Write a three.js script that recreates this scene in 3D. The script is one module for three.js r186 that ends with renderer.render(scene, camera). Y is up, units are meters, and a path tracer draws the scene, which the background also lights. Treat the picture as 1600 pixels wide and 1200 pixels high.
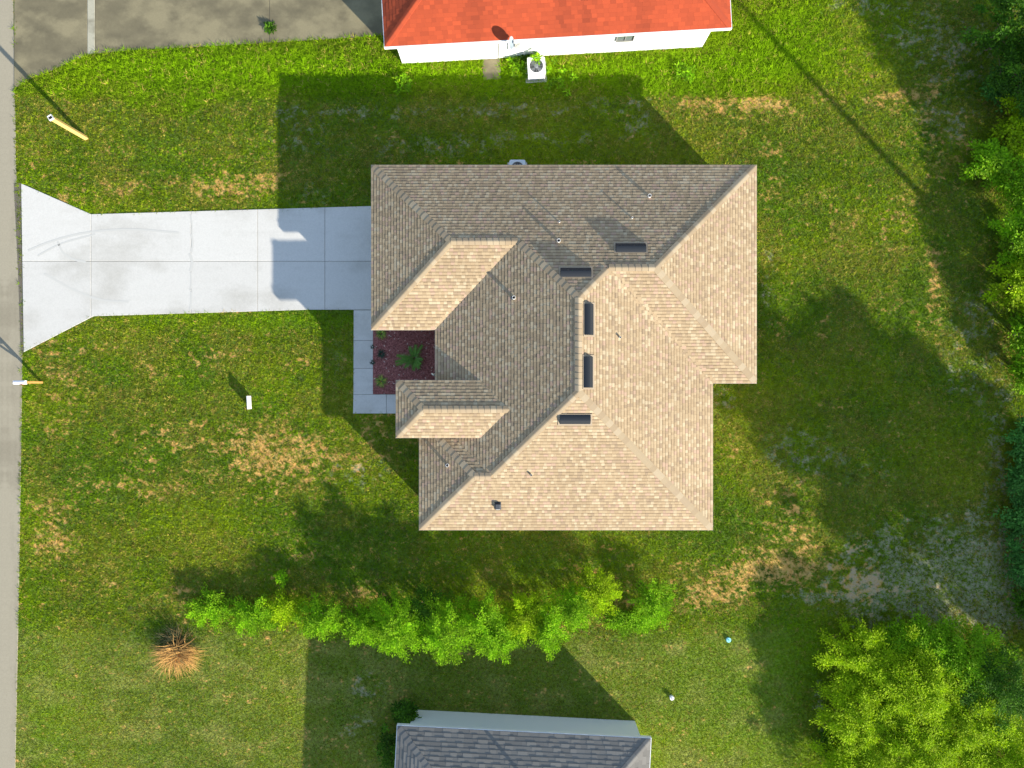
import * as THREE from 'three';
import { RoundedBoxGeometry } from 'three/addons/geometries/RoundedBoxGeometry.js';
import { mergeGeometries } from 'three/addons/utils/BufferGeometryUtils.js';

// ---------------------------------------------------------------- camera, sky, sun, exposure
const scene = new THREE.Scene();
const CAM_H = 35, FOCAL = 1155;                       // metres above ground; focal length in photo pixels (1600 wide)
const camera = new THREE.PerspectiveCamera(2 * Math.atan(600 / FOCAL) * 180 / Math.PI, 4 / 3, 0.5, 800);
camera.position.set(0, CAM_H, 0);
camera.up.set(0, 0, -1);
camera.lookAt(0, 0, 0);
scene.add(camera);

const SUN_X = 1.915, SUN_Z = 2.0;                      // metres of shadow per metre of height, along x and along z
const sunDir = new THREE.Vector3(SUN_X, 1, SUN_Z).normalize();
{
  const W = 128, H = 64, d = new Float32Array(W * H * 4);
  for (let j = 0; j < H; j++) for (let i = 0; i < W; i++) {
    const el = ((j + 0.5) / H - 0.5) * Math.PI, ph = ((i + 0.5) / W - 0.5) * 2 * Math.PI;
    const x = Math.cos(ph) * Math.cos(el), y = Math.sin(el), z = Math.sin(ph) * Math.cos(el);
    const t = Math.pow(Math.max(0, y), 0.55);
    const c = Math.max(0, x * sunDir.x + y * sunDir.y + z * sunDir.z);
    const glow = 0.30 * Math.pow(c, 6);
    const zen = [0.166, 0.262, 0.425], hor = [0.285, 0.34, 0.40], gnd = [0.10, 0.12, 0.06];
    for (let k = 0; k < 3; k++) {
      let v = y > 0 ? hor[k] * (1 - t) + zen[k] * t + glow * [1, 0.93, 0.78][k] : gnd[k];
      d[(j * W + i) * 4 + k] = v;
    }
    d[(j * W + i) * 4 + 3] = 1;
  }
  const sky = new THREE.DataTexture(d, W, H, THREE.RGBAFormat, THREE.FloatType);
  sky.mapping = THREE.EquirectangularReflectionMapping;
  sky.magFilter = THREE.LinearFilter; sky.minFilter = THREE.LinearFilter; sky.needsUpdate = true;
  scene.background = sky; scene.environment = sky;
}
const sun = new THREE.DirectionalLight(new THREE.Color(1, 0.93, 0.80), 5);
sun.position.copy(sunDir).multiplyScalar(120);
sun.castShadow = true;
sun.shadow.camera.left = -50; sun.shadow.camera.right = 50; sun.shadow.camera.top = 50; sun.shadow.camera.bottom = -50;
sun.shadow.camera.near = 1; sun.shadow.camera.far = 260; sun.shadow.mapSize.set(4096, 4096); sun.shadow.radius = 1.2;
scene.add(sun, sun.target);

const renderer = new THREE.WebGLRenderer({ antialias: true });
renderer.setSize(1024, 768);
renderer.toneMapping = THREE.LinearToneMapping;
renderer.toneMappingExposure = 2.08;
renderer.shadowMap.enabled = true;

// ---------------------------------------------------------------- helpers
function rng(seed) {
  let a = seed >>> 0;
  return () => { a = (a + 0x6D2B79F5) >>> 0; let t = a; t = Math.imul(t ^ (t >>> 15), t | 1); t ^= t + Math.imul(t ^ (t >>> 7), t | 61); return ((t ^ (t >>> 14)) >>> 0) / 4294967296; };
}
const clamp = (v, a = 0, b = 1) => Math.min(b, Math.max(a, v));
const mix = (a, b, t) => a + (b - a) * t;
const sst = (a, b, v) => { const t = clamp((v - a) / (b - a)); return t * t * (3 - 2 * t); };
const mix3 = (a, b, t) => [mix(a[0], b[0], t), mix(a[1], b[1], t), mix(a[2], b[2], t)];
function hash2(x, y) { let h = Math.imul(x, 374761393) + Math.imul(y, 668265263); h = Math.imul(h ^ (h >>> 13), 1274126177); return ((h ^ (h >>> 16)) >>> 0) / 4294967296; }
function vnoise(x, y) {
  const xi = Math.floor(x), yi = Math.floor(y); let fx = x - xi, fy = y - yi;
  fx = fx * fx * (3 - 2 * fx); fy = fy * fy * (3 - 2 * fy);
  const a = hash2(xi, yi), b = hash2(xi + 1, yi), c = hash2(xi, yi + 1), d = hash2(xi + 1, yi + 1);
  return a + (b - a) * fx + (c - a) * fy + (a - b - c + d) * fx * fy;
}
function fbm(x, y, o = 4) { let s = 0, a = 0.5, n = 0; for (let i = 0; i < o; i++) { s += a * vnoise(x, y); n += a; a *= 0.55; x = x * 2.03 + 17.3; y = y * 2.03 + 5.1; } return s / n; }
const PX = FOCAL / CAM_H;                              // photo pixels per metre on the ground
const gx2px = (x) => 800 + x * PX, gz2py = (z) => 600 + z * PX;
const at = (px, py, h = 0) => { const s = FOCAL / (CAM_H - h); return [(px - 800) / s, (py - 600) / s]; };
const names = {};
function numbered(n) { const k = names[n] = (names[n] ?? -1) + 1; return k ? `${n}_${String(k).padStart(3, '0')}` : n; }
function shade(o) { o.castShadow = true; o.receiveShadow = true; return o; }
function tag(o, label, category, group) { o.userData.label = label; o.userData.category = category; if (group) o.userData.group = group; return o; }
function thing(name, label, category, x = 0, y = 0, z = 0, ry = 0, group) {
  const g = new THREE.Group(); g.name = numbered(name); g.position.set(x, y, z); g.rotation.y = ry; scene.add(g); return tag(g, label, category, group);
}
function part(name, geo, mat, parent) { const m = shade(new THREE.Mesh(geo, mat)); m.name = name; parent.add(m); return m; }
function structure(name, geo, mat) { const m = part(numbered(name), geo, mat, scene); m.userData.kind = 'structure'; return m; }
const std = (r, g, b, rough = 0.9, extra = {}) => new THREE.MeshStandardMaterial({ color: new THREE.Color().setRGB(r, g, b), roughness: rough, metalness: 0, ...extra });
function box(w, h, d, x = 0, y = 0, z = 0) { const g = new THREE.BoxGeometry(w, h, d); g.translate(x, y, z); return g; }
function rbox(w, h, d, x = 0, y = 0, z = 0, r = 0.02) { const g = new RoundedBoxGeometry(w, h, d, 2, r); g.translate(x, y, z); return g; }
function tube(pts, r0, r1, seg = 6, rad = 6) {
  const c = new THREE.CatmullRomCurve3(pts.map((p) => new THREE.Vector3(...p)));
  const g = new THREE.TubeGeometry(c, seg, 1, rad, false), p = g.attributes.position, v = new THREE.Vector3(), q = new THREE.Vector3();
  for (let i = 0; i <= seg; i++) { c.getPointAt(i / seg, q); const r = mix(r0, r1, i / seg); for (let j = 0; j <= rad; j++) { const k = i * (rad + 1) + j; v.fromBufferAttribute(p, k).sub(q).multiplyScalar(r).add(q); p.setXYZ(k, v.x, v.y, v.z); } }
  return g;
}
const merge = (l) => mergeGeometries(l.map((g) => { const h = g.index ? g.toNonIndexed() : g; for (const k of Object.keys(h.attributes)) if (!['position', 'normal', 'uv'].includes(k)) h.deleteAttribute(k); return h; }));
// triangles with vertex colours, flat normals
class Tris {
  constructor() { this.p = []; this.c = []; }
  tri(a, b, c, col) { this.p.push(...a, ...b, ...c); for (let i = 0; i < 3; i++) this.c.push(...col); }
  quad(a, b, c, d, col) { this.tri(a, b, c, col); this.tri(a, c, d, col); }
  geo() {
    const g = new THREE.BufferGeometry();
    g.setAttribute('position', new THREE.Float32BufferAttribute(this.p, 3)); g.setAttribute('color', new THREE.Float32BufferAttribute(this.c, 3));
    g.computeVertexNormals(); return g;
  }
}
const inPoly = (poly, x, y) => { let r = false; for (let i = 0, j = poly.length - 1; i < poly.length; j = i++) { const [xi, yi] = poly[i], [xj, yj] = poly[j]; if ((yi > y) !== (yj > y) && x < (xj - xi) * (y - yi) / (yj - yi) + xi) r = !r; } return r; };
// flat slab from an XZ polygon: top at y1, bottom at y0, chamfered upper edge, uv in metres
function slabGeo(poly, y0, y1, bev = 0.012) {
  poly = poly.filter((q, i) => { const p = poly[(i + poly.length - 1) % poly.length]; return Math.hypot(q[0] - p[0], q[1] - p[1]) > 1e-4; });
  let area = 0; for (let i = 0; i < poly.length; i++) { const a = poly[i], b = poly[(i + 1) % poly.length]; area += a[0] * b[1] - b[0] * a[1]; }
  const P = area > 0 ? poly : [...poly].reverse(), n = P.length, ins = [];
  for (let i = 0; i < n; i++) {
    const a = P[(i + n - 1) % n], b = P[i], c = P[(i + 1) % n];
    const e1 = [b[0] - a[0], b[1] - a[1]], e2 = [c[0] - b[0], c[1] - b[1]], l1 = Math.hypot(...e1), l2 = Math.hypot(...e2);
    const n1 = [-e1[1] / l1, e1[0] / l1], n2 = [-e2[1] / l2, e2[0] / l2], k = 1 + n1[0] * n2[0] + n1[1] * n2[1];
    ins.push([b[0] + bev * (n1[0] + n2[0]) / k, b[1] + bev * (n1[1] + n2[1]) / k]);
  }
  const pos = [], uv = [], tri = (...v) => v.forEach((q) => { pos.push(...q); uv.push(q[0], -q[2]); });
  for (const t of THREE.ShapeUtils.triangulateShape(ins.map((q) => new THREE.Vector2(...q)), [])) {
    const [a, b, c] = t.map((i) => ins[i]);
    const up = (b[0] - a[0]) * (c[1] - a[1]) - (b[1] - a[1]) * (c[0] - a[0]) < 0;
    const f = (q) => [q[0], y1, q[1]]; up ? tri(f(a), f(b), f(c)) : tri(f(a), f(c), f(b));
  }
  for (let i = 0; i < n; i++) {
    const j = (i + 1) % n, a = ins[i], b = ins[j], c = P[i], d = P[j], yb = y1 - bev;
    tri([a[0], y1, a[1]], [b[0], y1, b[1]], [d[0], yb, d[1]]); tri([a[0], y1, a[1]], [d[0], yb, d[1]], [c[0], yb, c[1]]);
    tri([c[0], yb, c[1]], [d[0], yb, d[1]], [d[0], y0, d[1]]); tri([c[0], yb, c[1]], [d[0], y0, d[1]], [c[0], y0, c[1]]);
  }
  const g = new THREE.BufferGeometry();
  g.setAttribute('position', new THREE.Float32BufferAttribute(pos, 3)); g.setAttribute('uv', new THREE.Float32BufferAttribute(uv, 2)); g.computeVertexNormals(); return g;
}
function tex(W, H, f, srgb = true, wrap = THREE.RepeatWrapping) {
  const d = new Uint8Array(W * H * 4);
  for (let j = 0; j < H; j++) for (let i = 0; i < W; i++) {
    const c = f(i / W, j / H, i, j), o = (j * W + i) * 4;
    for (let k = 0; k < 3; k++) { const v = clamp(c[k]); d[o + k] = 255 * (srgb ? (v <= 0.0031308 ? v * 12.92 : 1.055 * Math.pow(v, 1 / 2.4) - 0.055) : v) + 0.5; }
    d[o + 3] = 255;
  }
  const t = new THREE.DataTexture(d, W, H, THREE.RGBAFormat); t.wrapS = t.wrapT = wrap; t.magFilter = THREE.LinearFilter; t.minFilter = THREE.LinearMipmapLinearFilter; t.generateMipmaps = true;
  if (srgb) t.colorSpace = THREE.SRGBColorSpace; t.needsUpdate = true; return t;
}
const toM = (poly) => poly.map(([x, y]) => at(x, y));

// ---------------------------------------------------------------- plan of the hard surfaces (photo pixels on the ground)
const STREET = [[-175, -500], [20, -500], [21, 0], [25, 250], [31, 420], [35, 560], [33, 720], [29, 960], [24, 1200], [20, 1700], [-175, 1700]];
const DRIVE = [[34, 287], [143, 335], [592, 322], [592, 484], [480, 484], [147, 494], [38, 550]];
const WALK = [[553, 483], [583, 483], [583, 616], [690, 616], [690, 646], [552, 646]];
const BED = [[583, 500], [700, 500], [700, 616], [583, 616]];
const OLD_DRIVE = [[23, -160], [23, 138], [52, 121], [78, 112], [108, 98], [140, 85], [200, 79], [300, 74], [420, 67], [520, 61], [625, 54], [625, -160]];
const HOUSE = [[-5.72, -9.15], [10.27, -9.15], [10.27, -0.48], [8.35, -0.48], [8.35, 5.95], [-3.62, 5.95], [-3.62, 1.91], [-2.92, 1.91], [-2.92, -2.83], [-5.72, -2.83]];
const housePx = HOUSE.map(([x, z]) => [gx2px(x), gz2py(z)]);
const RED_PX = [[628, 95], [1105, 67], [1090, -240], [612, -240]];
const GREY_PX = [[648, 1108], [993, 1128], [970, 1500], [625, 1480]];
const PAD_PX = [[753, 90], [781, 88], [783, 124], [755, 126]];
const solid = [STREET, DRIVE, WALK, BED, OLD_DRIVE, housePx, RED_PX, GREY_PX, PAD_PX];
const boxes = solid.map((p) => [Math.min(...p.map((q) => q[0])), Math.min(...p.map((q) => q[1])), Math.max(...p.map((q) => q[0])), Math.max(...p.map((q) => q[1]))]);
const blocked = (x, y) => { for (let i = 0; i < solid.length; i++) { const b = boxes[i]; if (x > b[0] && x < b[2] && y > b[1] && y < b[3] && inPoly(solid[i], x, y)) return true; } return false; };

// ---------------------------------------------------------------- lawn colour: bare soil, straw and sand patches among several greens
const SOIL = [[390, 285, 70, 34, .68], [250, 292, 130, 20, .5], [110, 305, 60, 24, .65], [55, 245, 26, 60, .45], [140, 200, 60, 30, .3], [85, 580, 40, 40, .8], [95, 655, 34, 42, .6], [145, 545, 44, 12, .6], [338, 556, 40, 13, .7], [400, 712, 62, 58, .95],
  [492, 715, 52, 36, .98], [300, 690, 110, 26, .6], [250, 760, 120, 26, .6], [585, 690, 56, 42, .6], [90, 800, 50, 60, .5], [85, 862, 40, 44, .55], [190, 905, 60, 22, .55], [285, 940, 20, 30, .7], [565, 930, 36, 9, .8], [240, 600, 150, 30, .3],
  [1100, 165, 54, 20, 1.15], [1190, 165, 46, 16, 1.1], [1290, 150, 90, 14, .75], [1410, 152, 66, 16, .95], [1450, 205, 26, 34, 1.0], [1340, 118, 60, 14, .6], [1457, 440, 12, 56, 1.25], [1210, 245, 22, 30, .7], [1085, 215, 20, 20, .6], [1215, 300, 34, 30, .45],
  [1340, 345, 80, 44, .42], [1500, 240, 26, 40, .6], [1480, 110, 24, 30, .6], [1140, 893, 95, 22, .95], [1120, 932, 75, 18, 1.0], [1200, 835, 50, 40, .55], [1245, 800, 40, 34, .5], [1345, 905, 46, 40, 1.1], [1230, 895, 60, 30, .75], [970, 942, 70, 16, .85], [925, 975, 44, 16, .8], [1140, 700, 18, 34, .5], [1250, 870, 70, 40, .35], [700, 905, 60, 12, .45], [440, 880, 70, 26, .4], [640, 60, 14, 14, .5]];
const SAND = [[590, 176, 130, 10, .62], [820, 172, 90, 10, .62], [470, 205, 40, 30, .55], [960, 160, 60, 14, .5], [1000, 195, 22, 16, .75], [660, 230, 150, 22, .32], [880, 215, 120, 12, .35], [500, 300, 60, 30, .25], [1475, 920, 140, 62, 1.25], [1530, 962, 76, 16, 1.5], [1440, 890, 90, 56, .9], [1550, 845, 60, 70, 1.0], [1560, 650, 24, 60, .5],
  [1562, 735, 12, 36, .6], [1510, 590, 60, 40, .35], [1330, 730, 120, 60, .22], [1240, 700, 50, 40, .35], [1132, 625, 16, 30, .6], [1200, 440, 10, 60, .6], [1450, 45, 90, 36, .5], [1490, 95, 50, 34, .6], [1335, 6, 60, 14, .7], [1480, 180, 60, 50, .4], [1520, 500, 50, 60, .4], [1285, 1120, 14, 60, .7], [1290, 935, 60, 10, .85], [575, 1075, 26, 24, .5], [560, 1140, 30, 20, .5], [560, 740, 60, 30, .4], [530, 560, 20, 60, .2]];
const LUSH = [[330, 105, 300, 42, 1], [760, 118, 340, 26, .9], [1080, 100, 140, 40, .8], [1240, 50, 90, 70, .9], [430, 500, 220, 16, .6], [300, 610, 100, 40, .35], [160, 330, 90, 20, .4], [1170, 1100, 160, 130, .6], [80, 1120, 40, 120, .6], [45, 700, 16, 400, .4], [1250, 1010, 60, 60, .5], [720, 330, 400, 12, .3]];
const g2 = (l, x, y) => { let s = 0; for (const [cx, cy, rx, ry, w] of l) { const dx = (x - cx) / rx, dy = (y - cy) / ry, q = dx * dx + dy * dy; if (q < 6) s += w * Math.exp(-q * 0.9); } return s; };
function lawn(x, y) {
  const rough = clamp(0.5 + 1.75 * (0.42 * fbm(x / 10, y / 7, 3) + 0.58 * fbm(x / 4.6 + 50, y / 3.3 + 8, 3) - 0.5)), mid = fbm(x / 34 + 40, y / 26 + 9, 3), big = fbm(x / 150 + 7, y / 120 + 3, 3), row = vnoise(x / 46 + 3, y / 7.5);
  const yb = 150 + 34 * Math.exp(-(((x - 265) / 62) ** 2)), tall = sst(yb + 5, yb - 5, y + (rough - .5) * 12) * sst(1335, 1190, x);
  const lush = clamp(Math.max(g2(LUSH, x, y) + (big - 0.5) * 0.5, tall * (.62 + (mid - .5) * .9)));
  const smooth = sst(965, 1010, y) * sst(1290, 1200, x);                        // the clipped lawn of the grey house
  const soilD = g2(SOIL, x, y) * (1 - 0.5 * smooth), sandD = g2(SAND, x, y);
  const k = 0.62 * rough + 0.25 * mid + 0.13 * row;
  const soil = sst(0.66, 0.80, k + soilD * 0.265 + (fbm(x / 70 + 11, y / 40 + 2, 2) - .5) * .10 - lush * 0.06), sand = sst(0.60, 0.84, 0.7 * clamp(0.5 + 1.7 * (fbm(x / 9 + 90, y / 7 + 31, 4) - 0.5)) + 0.3 * mid + sandD * 0.30) * sst(0.10, 0.32, sandD);
  return { soil: soil * (1 - .75 * tall), tall, sand, lush, smooth, mid, big, rough, row };
}
const C = { green: [.116, .222, .002], dark: [.076, .154, .003], yellow: [.25, .325, .002], lush: [.170, .325, .001], olive: [.225, .236, .016], straw: [.48, .31, .085], soil: [.57, .275, .070], grey: [.36, .31, .215], mud: [.072, .064, .026] };
function grassColour(L, r) {
  let c = mix3(C.dark, C.green, clamp(0.25 + L.mid * 0.9));
  c = mix3(c, C.yellow, clamp((L.big - 0.42) * 1.8 + (r - 0.5) * 0.7));
  c = mix3(c, C.lush, L.lush * 0.85);
  c = mix3(c, C.olive, clamp(L.smooth * 0.30 + (L.rough - 0.5) * 0.5));
  c = mix3(c, [.275, .29, .050], L.smooth * clamp((L.mid - 0.47) * 3.2) * 0.7);
  c = mix3(c, [.075, .078, .030], (1 - L.smooth) * (1 - L.lush) * clamp((0.30 - L.rough) * 4) * 0.6);
  return c;
}

// ---------------------------------------------------------------- ground sheet (one sheet, out to the horizon)
{
  const x0 = -130, x1 = 1730, y0 = -130, y1 = 1330, W = 2048, H = 1608;
  const map = tex(W, H, (u, v) => {
    const x = mix(x0, x1, u), y = mix(y1, y0, v), L = lawn(x, y), fine = vnoise(x / 1.6, y / 1.6);
    let c = grassColour(L, fine);
    c = mix3(c, C.mud, clamp(0.30 + (fine - 0.5) * 0.7) * (1 - 0.6 * L.lush));   // earth between the blades
    c = mix3(c, mix3(C.soil, C.straw, vnoise(x / 5 + 3, y / 5)), L.soil * clamp(0.65 + fine * 0.5));
    c = mix3(c, C.grey, L.sand * clamp(0.28 + fine * 0.5));
    return c;
  }, true, THREE.MirroredRepeatWrapping);
  const bump = tex(1024, 1024, (u, v) => { const n = 0.6 * fbm(u * 60, v * 60, 4) + 0.4 * vnoise(u * 260, v * 260); return [n, n, n]; }, false, THREE.MirroredRepeatWrapping);
  const g = new THREE.PlaneGeometry(600, 600, 1, 1); g.rotateX(-Math.PI / 2);
  const p = g.attributes.position, uv = g.attributes.uv;
  for (let i = 0; i < p.count; i++) uv.setXY(i, (gx2px(p.getX(i)) - x0) / (x1 - x0), (y1 - gz2py(p.getZ(i))) / (y1 - y0));
  bump.repeat.set(3, 3);
  structure('ground', g, new THREE.MeshStandardMaterial({ map, bumpMap: bump, bumpScale: 0.05, roughness: 1 }));
}

// ---------------------------------------------------------------- concrete and paving
function concreteTex(base, stain, seed, o = {}) {
  return tex(1024, 1024, (u, v) => {
    const x = u * 12 + seed * 31, y = v * 12 + seed * 17;
    const blot = fbm(x * 0.5 * (o.f ?? 1), y * 0.5 * (o.f ?? 1) * 1.4, 6), fine = vnoise(x * 26, y * 26), speck = vnoise(x * 9, y * 9), streak = vnoise(x * (o.sx ?? 1), y * (o.sy ?? 6));
    const k = clamp(sst(o.lo ?? 0.4, o.hi ?? 0.8, blot) * (o.a ?? 0.6) + (streak - 0.5) * (o.st ?? 0.2) + (speck - 0.5) * 0.12);
    const c = mix3(base, stain, k), f = 1 + (fine - 0.5) * 0.10;
    return [c[0] * f, c[1] * f, c[2] * f];
  }, true, THREE.MirroredRepeatWrapping);
}
const scaleTex = (t, m) => { t.repeat.set(1 / m, 1 / m); return t; };
const newConcrete = new THREE.MeshStandardMaterial({ map: scaleTex(concreteTex([.575, .555, .515], [.44, .42, .375], 1, { lo: .42, hi: .85, a: .8, st: .2 }), 12), roughness: .85 });
const oldConcrete = new THREE.MeshStandardMaterial({ map: scaleTex(concreteTex([.245, .210, .122], [.125, .107, .064], 2, { lo: .30, hi: .70, a: .8, st: .4, sx: 1.4, sy: 3.2, f: 1.7 }), 12), roughness: .95 });
const roadMat = new THREE.MeshStandardMaterial({ map: scaleTex(concreteTex([.325, .285, .205], [.21, .18, .125], 3, { lo: .4, hi: .75, a: .6, st: .35, sx: 8, sy: .5 }), 12), roughness: .95 });
const paleConcrete = new THREE.MeshStandardMaterial({ map: scaleTex(concreteTex([.40, .375, .28], [.22, .20, .14], 5, { lo: .35, hi: .75, a: .7, st: .6, sx: 3, sy: 6, f: 2 }), 12), roughness: .95 });
structure('street', slabGeo(toM(STREET), -0.05, 0.02, 0.01), roadMat);
{ // worn darker seam of asphalt along the street's edge
  const m = structure('street_edge', slabGeo(toM([[22, 286], [33.2, 286], [37.5, 552], [33, 552], [29, 430]]), 0.0, 0.026, 0.004), std(.13, .11, .085, 1));
}
// clip a polygon by a half plane a*x + b*y <= c
function clipHalf(poly, a, b, c) {
  const out = [], f = (q) => a * q[0] + b * q[1] - c;
  for (let i = 0; i < poly.length; i++) {
    const p = poly[i], q = poly[(i + 1) % poly.length], fp = f(p), fq = f(q);
    if (fp <= 0) out.push(p);
    if ((fp < 0 && fq > 0) || (fp > 0 && fq < 0)) { const t = fp / (fp - fq); out.push([mix(p[0], q[0], t), mix(p[1], q[1], t)]); }
  }
  return out;
}
const rectClip = (poly, x0, y0, x1, y1) => clipHalf(clipHalf(clipHalf(clipHalf(poly, 1, 0, x1), -1, 0, -x0), 0, 1, y1), 0, -1, -y0);
function slabs(name, poly, xs, ys, mat, y1, gap) {
  const g = new THREE.Group(); g.name = name; g.userData.kind = 'structure'; scene.add(g);
  part('base', slabGeo(toM(poly), -0.1, y1 - 0.02, 0.002), std(.16, .14, .11, 1), g);
  const tones = [1, .965, .985, .945].map((k) => { const m = mat.clone(); m.color.setRGB(k, k * .995, k * .985); return m; });
  for (let i = 0; i + 1 < xs.length; i++) for (let j = 0; j + 1 < ys.length; j++) {
    const q = rectClip(poly, xs[i] + gap, ys[j] + gap, xs[i + 1] - gap, ys[j + 1] - gap);
    if (q.length > 2) part('concrete_slab', slabGeo(toM(q), -0.1, y1, 0.008), (name === 'old_driveway' && i === 1) ? paleConcrete : tones[(i * 2 + j * 3) % 4], g);
  }
  return g;
}
slabs('driveway', DRIVE, [0, 143, 299, 403, 508, 700], [200, 408.5, 700], newConcrete, 0.05, 0.28);
slabs('front_path', [[553, 484.6], [583, 484.6], [583, 616], [552.6, 616]], [500, 700], [484.6, 532, 575.5, 617], newConcrete, 0.05, 0.24);
slabs('porch_path', [[552.6, 616.4], [690, 616.4], [690, 646], [552, 646]], [500, 604, 640, 700], [600, 700], newConcrete, 0.05, 0.24);
slabs('old_driveway', OLD_DRIVE, [20, 137, 149, 421, 700], [-200, 200], oldConcrete, 0.045, 0.35);
// tyre marks: faint curved sheets of rubber on the new driveway
{
  const marks = [];
  const arc = (pts, w) => {
    const c = new THREE.CatmullRomCurve3(pts.map(([x, y]) => { const q = at(x, y); return new THREE.Vector3(q[0], 0.0535, q[1]); }));
    const N = 40, L = [], R = []; for (let i = 0; i <= N; i++) { const p = c.getPoint(i / N), t = c.getTangent(i / N); L.push([p.x - t.z * w, p.z + t.x * w]); R.push([p.x + t.z * w, p.z - t.x * w]); }
    const g = new THREE.BufferGeometry(), pos = [];
    for (let i = 0; i < N; i++) { const a = L[i], b = L[i + 1], c2 = R[i + 1], d = R[i]; pos.push(a[0], .0535, a[1], b[0], .0535, b[1], c2[0], .0535, c2[1], a[0], .0535, a[1], c2[0], .0535, c2[1], d[0], .0535, d[1]); }
    g.setAttribute('position', new THREE.Float32BufferAttribute(pos, 3)); g.computeVertexNormals(); marks.push(g);
  };
  arc([[45, 392], [80, 378], [130, 365], [200, 359], [280, 364]], 0.05);
  arc([[91, 378], [100, 395], [112, 404], [135, 410]], 0.05);
  arc([[60, 400], [95, 382], [150, 366]], 0.04);
  arc([[70, 428], [120, 455], [160, 469], [202, 472]], 0.05);
  for (let k = 0; k < 5; k++) arc([[298.5 + Math.sin(k * 2.1) * 1.5, 336 + k * 30], [300.5 + Math.sin(k * 1.3) * 1.2, 351 + k * 30], [299 + Math.cos(k) * 1.4, 364 + k * 30]], 0.035 + 0.03 * ((k * 7) % 3) / 2);
  marks.forEach((g, i) => { const m = part(i < 4 ? 'tyre_mark' : 'joint_stain', g, std(.50, .485, .445, .9), scene.getObjectByName('driveway')); });
}
// ---------------------------------------------------------------- planting bed
{
  const mulchMap = tex(512, 512, (u, v) => { const n = fbm(u * 40, v * 40, 4), f = vnoise(u * 150, v * 90); return mix3([.14, .038, .032], [.42, .17, .15], clamp(n * 0.9 + (f - 0.5) * 0.9)); });
  mulchMap.repeat.set(0.3, 0.3);
  const bed = structure('planting_bed', slabGeo(toM(BED), -0.05, 0.035, 0.01), new THREE.MeshStandardMaterial({ map: mulchMap, roughness: 1 }));
  const chip = box(0.07, 0.012, 0.022), r = rng(77), N = 5200, im = new THREE.InstancedMesh(chip, std(1, 1, 1, 1), N), d = new THREE.Object3D(), col = new THREE.Color();
  for (let i = 0; i < N; i++) {
    const [x, z] = at(mix(584, 699, r()), mix(501, 615, r()));
    d.position.set(x, 0.042 + r() * 0.012, z); d.rotation.set((r() - .5) * .7, r() * 6.3, (r() - .5) * .7); d.scale.setScalar(0.6 + r() * 0.9); d.updateMatrix(); im.setMatrixAt(i, d.matrix);
    const t = r(); const c = t > 0.97 ? [.62, .50, .42] : mix3([.16, .042, .036], [.44, .175, .155], r()); im.setColorAt(i, col.setRGB(...c));
  }
  im.name = 'mulch'; im.userData.kind = 'stuff'; tag(im, 'reddish wood mulch spread over the planting bed by the porch', 'mulch'); shade(im); scene.add(im);
}

// ---------------------------------------------------------------- roof building
const PITCH = 0.38;
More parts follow.
